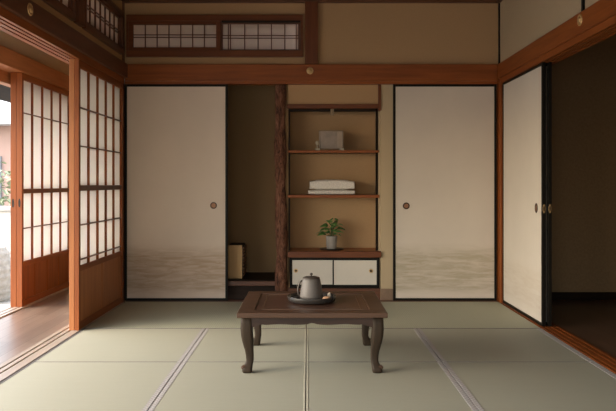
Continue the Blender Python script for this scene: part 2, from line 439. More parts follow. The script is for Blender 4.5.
def cover(x, y, z, axis, d, r, label):
    t = thing('nail_cover', label, 'nail cover', (x, y, z-r), 'round brass nail covers on the beams')
    prof = [(r, 0), (r, .003), (r*.93, .006), (r*.80, .007), (r*.74, .005), (r*.60, .005)]
    b = nb(); lathe(b, x, y, [(p, d*h) for p, h in prof], 32, axis, z); obj('rim', b, BRASS, t, smooth=False)
    b = nb(); lathe(b, x, y, [(r*.58, d*.004), (r*.55, d*.009), (r*.38, d*.013), (r*.16, d*.0145), (r*.05, d*.0148)], 32, axis, z)
    obj('boss', b, BRASS, t, smooth=True)
cover(X(310,5.728), 5.738, 1.895, 'y', -1, .029, 'round brass nail cover on the back wall beam, below the short post')
cover(-1.478, 3.72, 1.895, 'x', 1, .034, 'round brass nail cover on the dark left beam at upper left')
cover(1.555, 4.00, 1.905, 'x', -1, .034, 'round brass nail cover on the right beam near the upper right corner')

def frame_ring(ax, u0, u1, v0, v1, z0, z1, w, wz):
    b = nb(); ab(b, ax, u0, u0+w, v0, v1, z0+wz, z1-wz); ab(b, ax, u1-w, u1, v0, v1, z0+wz, z1-wz)
    ab(b, ax, u0, u1, v0, v1, z0, z0+wz); ab(b, ax, u0, u1, v0, v1, z1-wz, z1)
    return b
# ------------------------------------------------------------------ walls
RZ = 2.46
TZ0, TZ1 = Z(57.5), Z(15.5)            # back transom frame
TXA, TXB = -1.495, X(303)
bm = nb()
box(bm, -1.60, TXA, 5.785, 5.86, TZ0, TZ1); box(bm, -1.60, TXB, 5.785, 5.86, NZ1-.02, TZ0); box(bm, -1.60, TXB, 5.785, 5.86, TZ1, CZ)
box(bm, TXB, 1.60, 5.785, 5.86, NZ1-.02, CZ)
struct('wall_back', bm, PLASTER, 'sand-coloured plaster of the back wall above the long beam', 'wall')
bm = nb(); box(bm, X(380.8), X(393)+.03, 5.80, 5.86, -.05, KZ0+.01)
box(bm, .72, 1.60, 5.84, 5.90, -.05, KZ0+.02); box(bm, -1.60, -.80, 5.84, 5.90, -.05, KZ0+.02)
struct('wall_back_lower', bm, PLASTER2, 'pale plaster strip beside the shelves, left of the right sliding door', 'wall')
# left wall
LT = [(4.70, 5.66), (3.42, 4.50), (2.2, 3.28), (.9, 1.98)]
LTZ0, LTZ1 = TZ0, TZ1
bm = nb()
box(bm, -1.60, -1.518, REAR, 5.80, NZ1-.09, LTZ0); box(bm, -1.60, -1.518, REAR, 5.80, LTZ1, CZ)
edges = [5.80]
for a, b_ in LT: edges += [b_, a]
edges.append(REAR)
for i in range(0, len(edges), 2): box(bm, -1.60, -1.518, edges[i+1], edges[i], LTZ0, LTZ1)
struct('wall_left', bm, PLASTER, 'sand-coloured plaster above the beam of the open left side', 'wall')
# right wall
bm = nb(); box(bm, 1.585, 1.68, REAR, 5.80, KZ1+.02, CZ); box(bm, 1.66, 1.70, 5.70, 5.90, -.05, KZ0+.03)
box(bm, 1.60, 1.68, REAR, 2.0, -.05, KZ1+.02)
struct('wall_right', bm, PLASTER2, 'sand-coloured plaster above the beam of the right wall', 'wall')
WX0, WX1, WZ0, WZ1 = -1.25, 1.15, .40, 1.78
bm = nb(); box(bm, -2.4, WX0, REAR-.1, REAR, -.1, CZ); box(bm, WX1, 1.70, REAR-.1, REAR, -.1, CZ)
box(bm, WX0, WX1, REAR-.1, REAR, -.1, WZ0); box(bm, WX0, WX1, REAR-.1, REAR, WZ1, CZ)
struct('wall_front', bm, PLASTER2, 'plain plaster wall behind the viewer', 'wall')
t = thing('window_6', 'wide window added in the wall behind the viewer for fill daylight', 'window', ((WX0+WX1)/2, REAR-.05, WZ0), None, 'structure')  # unseen window, added to bring more daylight into the room
obj('window_frame', frame_ring('x', WX0, WX1, REAR-.08, REAR-.02, WZ0, WZ1, .05, .05), W['x'], t, .002)
bm = nb(); box(bm, (WX0+WX1)/2-.025, (WX0+WX1)/2+.025, REAR-.075, REAR-.025, WZ0+.05, WZ1-.05); obj('mullion', bm, W['z'], t, .002)
sbox('trim_14', (1.572, 1.60, 4.005, 4.03, NZ1, RZ), LACQ, 'thin black upright batten on the right wall above the beam', 'batten', .001)
# cornice rails and ceiling
bm = nb(); box(bm, -1.52, 1.59, 5.745, 5.79, RZ, RZ+.06)
struct('trim_15', bm, W['dx'], 'dark cornice rail at the top of the back wall', 'cornice', .003)
bm = nb(); box(bm, -1.525, -1.47, REAR, 5.75, RZ, RZ+.06)
struct('trim_16', bm, W['dy'], 'dark cornice rail at the top of the left wall', 'cornice', .003)
bm = nb(); box(bm, 1.545, 1.59, REAR, 5.75, RZ, RZ+.06)
struct('trim_17', bm, W['dy'], 'dark cornice rail at the top of the right wall', 'cornice', .003)
bm = nb(); box(bm, -1.66, 1.70, REAR, 5.86, CZ, CZ+.03)
for k in range(14): 
    y = REAR+.3+k*.5; box(bm, -1.52, 1.585, y, y+.025, CZ-.03, CZ)
struct('ceiling', bm, W['dx'], 'dark board ceiling with thin battens', 'ceiling')

# ------------------------------------------------------------------ transoms
def transom_leaf(t, ax, u0, u1, v0, v1, z0, z1, ncol, paper, m, side, fw=.03, fr='transom_sash', offset=False):
    b = nb(); s = fw
    ab(b, ax, u0, u0+s, v0, v1, z0, z1); ab(b, ax, u1-s, u1, v0, v1, z0, z1)
    ab(b, ax, u0+s, u1-s, v0, v1, z0, z0+s*.75); ab(b, ax, u0+s, u1-s, v0, v1, z1-s*.75, z1)
    f = obj(fr, b, m, t, .0015)
    i0, i1, j0, j1 = u0+s, u1-s, z0+s*.75, z1-s*.75
    vm = (v0+v1)/2
    b = nb()
    us = [i0+(i1-i0)*k/ncol for k in range(1, ncol)]
    if offset: us = [i0+.045, i0+.062] + [i0+.07+(i1-i0-.07)*k/5 for k in range(1, 5)] + [i1-.016]
    for u in us: ab(b, ax, u-.004, u+.004, vm-.006, vm+.006, j0, j1)
    zm = (j0+j1)/2
    for dz in (-.011, .011): ab(b, ax, i0, i1, vm-.005, vm+.005, zm+dz-.003, zm+dz+.003)
    obj('lattice', b, W['d'+ax], f)
    b = nb(); vp = vm+side*.007
    ab(b, ax, i0-.003, i1+.003, vp-.0005, vp+.0005, j0-.003, j1+.003)
    obj('paper', b, paper, f)
t = thing('window_1', 'wide transom window with two small paper lattices above the back wall beam', 'transom window', ((TXA+TXB)/2, 5.80, TZ0), None, 'structure')
obj('outer_frame', frame_ring('x', TXA, TXB, 5.752, 5.85, TZ0, TZ1, .018, .052), W['mx'], t, .003)
transom_leaf(t, 'x', TXA+.018, X(221), 5.762, 5.785, TZ0+.052, TZ1-.052, 7, PAPER_OLD, W['mx'], 1, .038)
transom_leaf(t, 'x', X(220), TXB-.018, 5.790, 5.813, TZ0+.052, TZ1-.052, 7, PAPER_OLD, W['dx'], 1, .022, offset=True)
bm = nb(); box(bm, X(222), X(300.5), 5.7515, 5.775, TZ1-.062, TZ1-.048); obj('groove_strip', bm, LACQ, t)
bm = nb(); box(bm, TXA-.02, TXB+.02, 5.93, 5.95, TZ0-.05, TZ1+.05)
struct('wall_behind_transom', bm, PLASTER, 'plaster behind the back transom window', 'wall')
for i, (a, b_) in enumerate(LT):
    lab = ['paper transom window in the left wall nearest the rear corner', 'paper transom window in the left wall, cut by the top edge of the photo',
           'paper transom window in the left wall over the viewer\'s left', 'paper transom window in the left wall near the room\'s front end'][i]
    t = thing('window_%d' % (i+2), lab, 'transom window', (-1.55, (a+b_)/2, LTZ0), None, 'structure')
    obj('outer_frame', frame_ring('y', a, b_, -1.60, -1.490, LTZ0, LTZ1, .03, .048), W['dy'], t, .003)
    transom_leaf(t, 'y', a+.03, b_-.03, -1.53, -1.508, LTZ0+.048, LTZ1-.048, 7, PAPER_OLD, W['dy'], -1, .022)
sbox('trim_18', (-1.52, -1.486, 4.53, 4.67, LTZ0, RZ), W['dz'], 'dark upright between the two left wall transom windows', 'post')

# ------------------------------------------------------------------ alcove (tokonoma)
PX = X(288.3)
PZ1, PZ0 = .166, .120
AX0, AX1 = -.80, X(288.5)
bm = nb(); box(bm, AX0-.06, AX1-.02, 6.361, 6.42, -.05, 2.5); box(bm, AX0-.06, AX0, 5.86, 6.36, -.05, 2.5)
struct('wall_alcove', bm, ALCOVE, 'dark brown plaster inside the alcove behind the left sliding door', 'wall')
bm = nb(); box(bm, AX0, AX1-.02, 5.84, 6.36, KZ0+.10, KZ0+.14)
struct('ceiling_alcove', bm, W['dx'], 'dark board ceiling of the alcove', 'ceiling')
bm = nb(); box(bm, AX0+.003, PX-.033, 5.846, 6.355, PZ0+.01, PZ1)
tag(obj('alcove_platform', bm, W['kx'], None, .003), 'dark raised board floor of the alcove', 'platform')
sbox('trim_19', (AX0, X(276), 5.825, 5.845, PZ0, PZ1-.008), W['dx'], 'brown front rail of the raised alcove floor', 'rail', .004)
sbox('trim_20', (AX0, AX1, 5.90, 5.92, -.05, PZ0+.01), W['kx'], 'recessed board coloured black for the shade under the alcove floor', 'board', .001)  # near-black colour stands in for the shade of the void below the platform
# partition between alcove and shelves
bm = nb(); box(bm, PX-.03, PX, 5.85, 6.36, -.05, 1.93)
struct('wall_partition', bm, PLASTER, 'narrow plaster partition between alcove and shelf recess', 'wall')
# log post
bm = nb(); cx, cy = X(280.8, 5.80)-.0, 5.815
seg, zs = 28, 90
rings = []
for j in range(zs+1):
    z = .012+ (KZ0-.012)*j/zs
    r0 = .0425 + .006*(1-j/zs) + .004*math.sin(j*.23)
    ox = .005*math.sin(z*3.1+.5); oy = .002*math.sin(z*2.1)
    ring = []
    for i in range(seg):
        a = 2*PI*i/seg
        n_ = noise.noise(Vector((math.cos(a)*2.2, math.sin(a)*2.2, z*5)))*.009 + noise.noise(Vector((math.cos(a)*6, math.sin(a)*6, z*14)))*.007
        ring.append(bm.verts.new((cx+ox+(r0+n_)*math.cos(a), cy+oy+(r0+n_)*math.sin(a)*.85, z)))
    rings.append(ring)
for a, b_ in zip(rings, rings[1:]):
    for i in range(seg): bm.faces.new((a[i], a[(i+1)%seg], b_[(i+1)%seg], b_[i]))
bm.faces.new(rings[0]); bm.faces.new(rings[-1])
BARK = bpy.data.materials.new('barked_log'); nt, b0, _ = nodes(BARK)
mp = coords(nt, (1,1,.3)); n1 = noise_tex(nt, mp, 26, 8, .75, 1.6)
r = ramp(nt, [(.38, (.025,.012,.008)), (.5, (.15,.062,.036)), (.66, (.30,.15,.095))])
nt.links.new(n1.outputs['Fac'], r.inputs[0]); nt.links.new(r.outputs[0], b0.inputs['Base Color'])
b0.inputs['Roughness'].default_value = .8; b0.inputs['Specular IOR Level'].default_value = .2; bump(nt, b0, n1.outputs['Fac'], 1, .012)
tag(obj('log_pillar', bm, BARK, None, smooth=True), 'knotty barked log post between the alcove and the shelves', 'pillar')

# ------------------------------------------------------------------ shelf recess
SX0, SX1 = PX, X(379)
SBK = 6.11
bm = nb(); box(bm, SX0-.01, SX1+.01, SBK, SBK+.05, -.05, 1.80)
struct('wall_recess_back', bm, PLASTER, 'tan plaster at the back of the shelf recess', 'wall')
bm = nb(); box(bm, SX1, X(380.8), 5.835, SBK, -.05, 1.80); box(bm, X(380.8), X(393)+.03, 5.86, SBK, -.05, 1.80)
struct('wall_recess_side', bm, PLASTER2, 'plaster side of the shelf recess next to the right sliding door', 'wall')
RZ0, RZ1 = Z(108.3), Z(104)
bm = nb(); box(bm, SX0, X(380.6), 5.815, 5.86, RZ1-.01, KZ0+.01)
struct('wall_over_shelves', bm, PLASTER, 'tan plaster panel hanging above the shelves', 'wall')
bm = nb(); box(bm, SX0, X(380.6), 5.86, SBK, RZ1+.03, RZ1+.05)
struct('ceiling_recess', bm, W['dx'], 'board ceiling of the shelf recess', 'ceiling')
sbox('trim_21', (X(286.5), X(378.2,5.79), 5.79, 5.83, RZ0, RZ1), W['mx'], 'thin reddish rail above the top shelf opening', 'rail', .002)
sbox('trim_22', (X(378.2,5.785), X(381.2,5.785), 5.785, 5.83, Z(110.5), KZ0), W['mz'], 'short thin upright stick at the right end of the shelf rail', 'stick', .002)
sbox('trim_23', (SX0, SX0+.013, 5.835, 5.85, .411, RZ1-.01), W['kz'], 'thin dark upright edging the shelf recess on the left', 'trim', .001)
sbox('trim_24', (X(376.3), X(378.6), 5.835, 5.85, .411, RZ1-.01), W['kz'], 'thin dark upright edging the shelf recess on the right', 'trim', .001)
sbox('trim_shade_strip', (X(289.5), X(378), 5.835, 5.85, RZ0-.022, RZ0), W['kx'], 'black strip drawing the shadow line under the reddish rail', 'rail', .001)  # dark strip put in for the shadow below the rail
bm = nb(); box(bm, X(330.6), X(334.2), 5.822, 5.8345, Z(115), RZ0-.002); box(bm, X(331.5), X(333.3), 5.820, 5.8225, Z(113.5), Z(110.5))
tag(obj('door_catch', bm, wood('tan_wood', (.20,.14,.07), (.26,.18,.10), 'z'), None, .001), 'tiny tan wooden catch hanging under the middle of the shelf rail', 'catch')
def shelf(z0, z1, x1, label):
    t = thing('wall_shelf', label, 'shelf', ((SX0+x1)/2, 5.95, z0))
    b = nb(); box(b, X(287.5), x1, 5.80, 5.83, z0, z1); obj('front_edge', b, W['x'], t, .002)
    b = nb(); box(b, SX0+.0005, SX1-.0005, 5.83, SBK-.0005, z0+.002, z1); obj('board', b, W['dx'], t)
S1 = Z(150.2,5.8); S2 = .877
shelf(S1-.020, S1, X(379.3), 'upper reddish wall shelf holding a small framed panel')
shelf(S2-.024, S2, X(379.6), 'middle reddish wall shelf holding folded white towels')
# counter
CT = .411
bm = nb(); box(bm, X(287.5,5.78), X(381.3,5.78), 5.775, 5.833, CT-.052, CT)
bm2 = nb(); box(bm2, SX0+.0005, SX1-.0005, 5.833, SBK-.0005, CT-.03, CT)
t = thing('counter_board', 'thick light-topped wooden board over the low cabinet, holding the potted plant', 'counter', ((SX0+SX1)/2, 5.95, CT-.052))
obj('front_edge', bm, W['mx'], t, .004); obj('top_board', bm2, W['lx'], t)

# low cabinet
CZ0, CZ1 = .105, CT-.053
CXa, CXb = X(289.5,5.79), X(379.5,5.79)
t = thing('low_cabinet', 'low built-in cabinet with two white sliding doors in black frames', 'cabinet', ((CXa+CXb)/2, 5.93, CZ0))
bm = nb()
box(bm, CXa, CXb, 5.80, 6.09, CZ0, CZ0+.014); box(bm, CXa, CXb, 5.80, 6.09, CZ1-.012, CZ1)
box(bm, CXa, CXa+.010, 5.80, 6.09, CZ0+.014, CZ1-.012); box(bm, CXb-.010, CXb, 5.80, 6.09, CZ0+.014, CZ1-.012)
box(bm, CXa+.01, CXb-.01, 6.08, 6.09, CZ0+.014, CZ1-.012)
obj('carcass', bm, LACQ, t, .0015)
CPAPER = plain('cabinet_door_paper', (.66,.60,.52), .7, var=.04, scale=200)
mid = X(333.6,5.79)
for (a, b_, yy, px_) in ((CXa+.011, mid+.008, 5.818, 295.8), (mid-.008, CXb-.011, 5.803, 371.0)):
    b = nb(); fw = .011; z0, z1 = CZ0+.015, CZ1-.013
    box(b, a, a+fw, yy, yy+.012, z0, z1); box(b, b_-fw, b_, yy, yy+.012, z0, z1)
    box(b, a+fw, b_-fw, yy, yy+.012, z0, z0+fw); box(b, a+fw, b_-fw, yy, yy+.012, z1-fw, z1)
    d = obj('sliding_door', b, LACQ, t, .001)
    b = nb(); box(b, a+fw, b_-fw, yy+.002, yy+.010, z0+fw, z1-fw); obj('door_paper', b, CPAPER, d)
    b = nb(); lathe(b, X(px_,5.8), yy+.002, [(.017,0),(.017,-.003),(.012,-.004),(.011,-.0015),(.004,-.0015)], 24, 'y', Z(271,5.8)); obj('door_pull', b, BRASS, d)
    b = nb(); lathe(b, X(px_,5.8), yy+.002, [(.0095,-.0012),(.0095,-.0022),(.001,-.0022)], 20, 'y', Z(271,5.8)); o = obj('pull_centre', b, BRASSD, d)
bm = nb(); box(bm, X(276), X(380.8), 5.815, 5.87, -.05, .100)
struct('baseboard_back', bm, W['dx'], 'brown wooden plinth under the low cabinet', 'baseboard', .002)
bm = nb(); box(bm, X(380.8)+.001, X(393)+.02, 5.793, 5.815, .005, Z(289))
struct('baseboard_strip', bm, plain('grey_brown_board', (.22,.14,.09), .6), 'grey-brown foot board of the plaster strip beside the cabinet', 'baseboard', .002)

# ------------------------------------------------------------------ things in the alcove and on the shelves
# wooden box with binding cords
bx0, bx1, by0, by1, bz0, bz1 = X(227.6,5.93), X(242.2,5.93), 5.93, 6.24, PZ1, PZ1+.282
t = thing('wooden_box', 'upright box with pale wooden face and dark ribbed side, standing in the alcove', 'box', ((bx0+bx1)/2, 6.02, PZ1))
bm = nb(); box(bm, bx0+.003, bx1-.003, by0+.006, by1, bz0, bz1-.003); obj('body', bm, plain('dark_box_side', (.05,.028,.018), .6), t, .003)
bm = nb(); box(bm, bx0, bx1, by0, by0+.006, bz0, bz1); obj('front_panel', bm, wood('pale_box_wood', (.40,.225,.075), (.50,.29,.105), 'z', .5), t, .001)
bm = nb()
for k in range(9):
    z = bz0+.018+k*.029; box(bm, bx1-.003, bx1+.012, by0+.012, by1-.015, z, z+.015)
obj('side_ribs', bm, plain('rib_wood', (.20,.10,.05), .5), t, .002)

# framed panel
fx0, fx1, fz0, fz1 = X(318.8,5.90), X(343.3,5.90), S1+.012, S1+.170
t = thing('display_frame', 'small brownish framed panel standing on two pale feet on the upper shelf', 'picture frame', ((fx0+fx1)/2, 5.90, S1))
GLZ = plain('dusky_panel', (.27,.20,.15), .35, var=.25, scale=14)
FRM = plain('taupe_frame', (.25,.185,.13), .5, var=.15)
bm = frame_ring('x', fx0, fx1, 5.885, 5.905, fz0, fz1, .012, .010); obj('frame', bm, FRM, t, .002)
bm = nb(); box(bm, fx0+.012, fx1-.052, 5.891, 5.900, fz0+.010, fz1-.010); obj('panel', bm, GLZ, t)
bm = nb(); box(bm, fx1-.052, fx1-.012, 5.889, 5.900, fz0+.010, fz1-.010); o = obj('side_panel', bm, plain('pale_taupe_panel', (.36,.27,.20), .5), t); o['label'] = 'lighter strip on the right of the panel'
for px_ in (317.8, 341.7):
    x = X(px_, 5.88); b = nb(); box(b, x-.019, x+.019, 5.865, 5.92, S1, S1+.020); o = obj('foot', b, plain('pale_stone', (.62,.56,.45), .7), t, .004); o['label'] = 'pale foot'
bm = nb(); lathe(bm, X(317.3,5.89), 5.89, [(.004, S1+.010), (.005, S1+.045), (.013, S1+.055), (.016, S1+.068), (.012, S1+.080), (.003, S1+.084)], 20)
o = obj('side_knob', bm, plain('pale_knob', (.50,.43,.33), .6), t, smooth=True); o['label'] = 'pale round knob'

# towels
TOWEL = plain('white_towelling', (.74,.68,.61), .95, var=.16, scale=110, bumpk=1, spec=.1)
def towel(x0, x1, y0, y1, z0, z1, folds, label, sag):
    b = nb(); t = thing('folded_towel', label, 'towel', ((x0+x1)/2, (y0+y1)/2, z0), 'folded white towels on the middle shelf')
    h = (z1-z0)/folds
    for k in range(folds):
        b = nb(); za, zb = z0+k*h, z0+(k+1)*h
        nx, nr = 26, 12; rings = []
        jx0, jx1 = x0+random.uniform(0,.008), x1-random.uniform(0,.008)
        for i in range(nx+1):
            s = i/nx; x = jx0+(jx1-jx0)*s
            e = min(1, math.sin(min(s,1-s)*nx*.35) if min(s,1-s)*nx*.35 < PI/2 else 1)
            e = max(.86, e)
            top = zb - (sag*(abs(s-.5)*2)**2 if k == folds-1 else 0)
            zc, hh = (za+top)/2, (top-za)/2
            ring = []
            for q in range(nr*2):
                a = 2*PI*q/(nr*2)
                ca, sa = math.cos(a), math.sin(a)
                py = (abs(ca)**.30)*(1 if ca > 0 else -1); pz = (abs(sa)**.5)*(1 if sa > 0 else -1)
                wob = noise.noise(Vector((x*22, ca*2+k*5, sa*2)))*.005+noise.noise(Vector((x*60, ca*5, sa*5)))*.003
                ring.append(b.verts.new((x, (y0+y1)/2+py*((y1-y0)/2*(.94+.06*e))+wob, zc+pz*hh*e*.985+(wob*.6 if pz > .3 and k == folds-1 else 0))))
            rings.append(ring)
        for r1, r2 in zip(rings, rings[1:]):
            for q in range(nr*2): b.faces.new((r1[q], r1[(q+1)%(nr*2)], r2[(q+1)%(nr*2)], r2[q]))
        b.faces.new(rings[0]); b.faces.new(rings[-1])
        obj('folded_layer', b, TOWEL, t, smooth=True)
towel(X(307.8,5.86), X(355.2,5.86), 5.85, 6.06, S2+.001, S2+.040, 1, 'lower folded white towel lying flat on the middle shelf', .0)
towel(X(309,5.86), X(354.6,5.86), 5.853, 6.05, S2+.041, S2+.128, 1, 'upper plump folded white towel lying on top of the flat one', .008)

# potted plant
px_, py_ = X(331.6, 5.92), 5.92
bm = nb(); lathe(bm, px_, py_, [(.085, CT+.0005), (.100, CT+.006), (.103, CT+.012), (.098, CT+.012), (.09, CT+.008), (.02, CT+.007)], 40)
tag(obj('pot_saucer', bm, plain('dark_saucer', (.035,.026,.02), .45), None, smooth=False), 'flat round dark saucer under the potted plant', 'saucer')
t = thing('potted_plant', 'small leafy green plant in a grey pot on the counter board', 'plant', (px_, py_, CT+.0085))
pb = CT+.0085; pt = pb+.108
bm = nb(); lathe(bm, px_, py_, [(.039,pb), (.042,pb+.004), (.046,pb+.05), (.048,pt-.002), (.047,pt), (.041,pt), (.039,pt-.012)], 40)
obj('pot', bm, plain('grey_ceramic', (.30,.265,.235), .7, var=.1), t, smooth=True)
bm = nb(); lathe(bm, px_, py_, [(.041, pt-.014), (.03, pt-.010), (.004, pt-.008)], 20); obj('soil', bm, plain('soil', (.03,.02,.012), .95), t)
LEAF = bpy.data.materials.new('green_leaf'); nt, b0, _ = nodes(LEAF)
mp = coords(nt); n1 = noise_tex(nt, mp, 25, 3); r = ramp(nt, [(.3, (.045,.15,.035)), (.7, (.15,.36,.09))])
nt.links.new(n1.outputs['Fac'], r.inputs[0]); nt.links.new(r.outputs[0], b0.inputs['Base Color']); b0.inputs['Roughness'].default_value = .4
STEM = plain('green_stem', (.05,.09,.025), .6)
def leaf_mesh(b, base, dir_, L_, w, droop, roll):
    dir_ = dir_.normalized(); side = dir_.cross(Vector((0,0,1)))
    side = side.normalized() if side.length > .01 else Vector((1,0,0))
    side = Matrix.Rotation(roll, 3, dir_) @ side
    up = side.cross(dir_)
    n = 8; prev = None
    for i in range(n+1):
        s = i/n; ww = w*math.sin(PI*min(1, s*.93+.05))**.8*(1-.25*s)
        if i == n: ww = .0006
        c = base + dir_*L_*s + Vector((0,0,-droop*L_*s*s))
        row = [b.verts.new(c-side*ww+up*ww*.25), b.verts.new(c), b.verts.new(c+side*ww+up*ww*.25)]
        if prev:
            for k in (0,1): b.faces.new((prev[k], prev[k+1], row[k+1], row[k]))
        prev = row
bs, bl = nb(), None
specs = [  # azimuth deg, reach m, rise m, leaf length, width
 (180,.045,.030,.075,.016),(195,.030,.050,.060,.019),(165,.035,.075,.055,.018),(235,.02,.06,.06,.020),(270,.015,.085,.055,.021),(250,.01,.11,.05,.020),
 (110,.015,.115,.05,.018),(60,.03,.10,.055,.017),(25,.035,.085,.06,.014),(5,.045,.055,.06,.014),(345,.04,.035,.055,.015),(320,.03,.02,.05,.017),
 (290,.02,.05,.05,.019),(210,.025,.03,.05,.018),(140,.03,.05,.05,.018),(75,.02,.065,.05,.018),(35,.035,.12,.035,.009),(195,.05,.02,.06,.012),(300,.01,.095,.05,.019),(350,.02,.075,.05,.016)]
pc = Vector((px_, py_, pt-.012))
leaves = []
for az, rc, rise, LL, w in specs:
    a = math.radians(az); d = Vector((math.cos(a), math.sin(a), 0))
    p1 = pc + d*.012; p2 = pc + d*rc*.5 + Vector((0,0,rise*.7)); p3 = pc + d*rc + Vector((0,0,rise))
    p2.z += rise*.1; p3.z += rise*.22
    tube(bs, [p1, p2, p3], .0014, 6)
    b = nb(); leaf_mesh(b, p3, d*1.0+Vector((0,0,.35)), LL*1.35, w*2.2, .45, random.uniform(-.5,.5)); leaves.append(b)
obj('stems', bs, STEM, t, smooth=True)
for b in leaves:
    o = obj('leaf', b, LEAF, t, smooth=True); s = o.modifiers.new('solid', 'SOLIDIFY'); s.thickness = .0008

# ------------------------------------------------------------------ low table
tcx = .0215; TY0, TY1 = 3.53, 4.255; TT = .3165; hwid = .3815
t = thing('low_table', 'low dark wooden table with curved cabriole legs, standing in the middle of the room', 'table', (tcx, (TY0+TY1)/2, 0))
TW = wood('rosewood', (.030,.018,.014), (.060,.034,.025), 'x', .40, 26, .3)
TWP = wood('rosewood_panel', (.058,.030,.022), (.110,.056,.038), 'x', .28, 20)
TWE = wood('rosewood_edge', (.060,.032,.020), (.115,.060,.035), 'x', .38, 26, .35)
TWL = wood('rosewood_leg', (.024,.017,.011), (.046,.031,.020), 'z', .55, 26, .2)
x0, x1 = tcx-hwid, tcx+hwid
bm = nb(); fz = TT-.026
m_ = .085
box(bm, x0, x1, TY0, TY0+m_, fz, TT); box(bm, x0, x1, TY1-m_, TY1, fz, TT)
box(bm, x0, x0+m_, TY0+m_, TY1-m_, fz, TT); box(bm, x1-m_, x1, TY0+m_, TY1-m_, fz, TT)
obj('tabletop_frame', bm, TWE, t, .004, seg=3)
bm = nb(); box(bm, x0+m_, x1-m_, TY0+m_, TY1-m_, fz+.004, TT-.0035); obj('tabletop_panel', bm, TWP, t, .003)
bm = nb(); g = .035; w_ = .007
fx0, fx1, fy0, fy1 = x0+m_+g, x1-m_-g, TY0+m_+g, TY1-m_-g
box(bm, fx0, fx1, fy0, fy0+w_, TT-.0045, TT-.0022); box(bm, fx0, fx1, fy1-w_, fy1, TT-.0045, TT-.0022)
box(bm, fx0, fx0+w_, fy0+w_, fy1-w_, TT-.0045, TT-.0022); box(bm, fx1-w_, fx1, fy0+w_, fy1-w_, TT-.0045, TT-.0022)
obj('inlay_border', bm, wood('inlay_wood', (.11,.065,.038), (.17,.10,.058), 'x', .4), t)
def apron(along, u0, u1, v0, v1):
    b = nb(); n = 60; top = fz+.001
    prev = None
    for i in range(n+1):
        s = i/n; u = u0+(u1-u0)*s; q = min(s, 1-s)
        lo = .250
        lo -= .028*max(0, 1-q/.12)**1.6                      # swell into the legs
        lo += .0016*math.cos(q*2*PI*4)*(1 if q > .12 else 0)   # scallops
        lo += .006*math.exp(-((s-.5)/.03)**2)
        row = []
        for v, z in ((v0, top), (v1, top), (v1, lo), (v0, lo)):
            row.append(b.verts.new((u, v, z) if along == 'x' else (v, u, z)))
        if prev:
            for k in range(4): b.faces.new((prev[k], prev[(k+1)%4], row[(k+1)%4], row[k]))
        else: b.faces.new(row)
        prev = row
    b.faces.new(prev)
    obj('apron', b, TWL if along == 'y' else TW, t)
ax0, ax1, ay0, ay1 = tcx-.358, tcx+.358, TY0+.040, TY1-.024
apron('x', ax0+.03, ax1-.03, ay0, ay0+.020); apron('x', ax0+.03, ax1-.03, ay1-.020, ay1)
apron('y', ay0+.03, ay1-.03, ax0, ax0+.020); apron('y', ay0+.03, ay1-.03, ax1-.020, ax1)
def cab_leg(sx, sy):
    """square-sectioned S-curved leg; outward diagonal offsets per height"""
    # z, centre offset outward (per axis), half width
    prof = [(fz+.001, .000, .029), (.252, .001, .030), (.225, .001, .031), (.190, -.001, .0305), (.160, -.005, .029), (.135, -.008, .0255),
            (.111, -.0115, .0222), (.085, -.0140, .0205), (.060, -.0145, .0198), (.046, -.011, .0205), (.034, -.006, .0235), (.020, -.0015, .0265), (.008, -.001, .0255), (0.0005, -.002, .022)]
    cx_ = tcx+sx*.335; cy_ = (TY0+.064) if sy < 0 else (TY1-.048)
    b = nb(); rings = []; n = 20
    for z, off, hwd in prof:
        ring = []
        for k in range(n):
            a = 2*PI*k/n+PI/n; ca, sa = math.cos(a), math.sin(a)
            p = abs(ca)**.5*(1 if ca > 0 else -1); q = abs(sa)**.5*(1 if sa > 0 else -1)
            ring.append(b.verts.new((cx_+sx*off+p*hwd, cy_+sy*off+q*hwd, z)))
        rings.append(ring)
    for r1, r2 in zip(rings, rings[1:]):
        for k in range(n): b.faces.new((r1[k], r1[(k+1)%n], r2[(k+1)%n], r2[k]))
    b.faces.new(rings[0]); b.faces.new(rings[-1])
    lg = obj('leg', b, TWL, t, smooth=True)
    b = nb()   # scroll toe on the outer corner
    c = Vector((cx_+sx*.006, cy_+sy*.003, .027)); pts = []
    for k in range(14):
        a = k/13*PI*2.2; r_ = .011*(1-k/22)
        pts.append(c+Vector((sx*(r_*math.cos(a)+.006), 0, r_*math.sin(a)-.004)))
    tube(b, pts, [.009-.0003*k for k in range(14)], 10, 1, 2.1)
    obj('scroll_foot', b, TWE, lg, smooth=True)
for sx in (-1, 1):
    for sy in (-1, 1): cab_leg(sx, sy)

# ------------------------------------------------------------------ tray, teapot, cup, sweets
tx, ty = X(311.6, 3.90), 3.90
tz = TT+.0004
bm = nb(); lathe(bm, tx, ty, [(.120,tz), (.131,tz+.004), (.1355,tz+.027), (.1345,tz+.0295), (.131,tz+.028), (.128,tz+.009), (.122,tz+.0065), (.02,tz+.006)], 64)
tag(obj('round_tray', bm, plain('black_tray', (.045,.041,.038), .25, var=.2), None, smooth=True), 'round black tray with a low rim in the middle of the low table', 'tray')
kx, ky, kz = X(311.3, 3.88), 3.885, tz+.0068
t = thing('teapot', 'matte grey teapot with a side handle, standing on the black tray', 'teapot', (kx, ky, kz))
CLAY = plain('grey_clay', (.14,.124,.112), .50, var=.08, scale=120, bumpk=.05)
CLAYD = plain('dark_clay', (.075,.060,.050), .45, var=.1, scale=120, bumpk=.05)
bm = nb(); lathe(bm, kx, ky, [(.050,kz), (.060,kz+0.0028), (.062,kz+0.0094), (.0615,kz+0.0150), (.0635,kz+0.0168), (.0630,kz+0.0281), (.0600,kz+0.0561), (.0560,kz+0.0842), (.0520,kz+0.1029), (.0495,kz+0.1141), (.046,kz+0.1197), (.040,kz+0.1216)], 56)
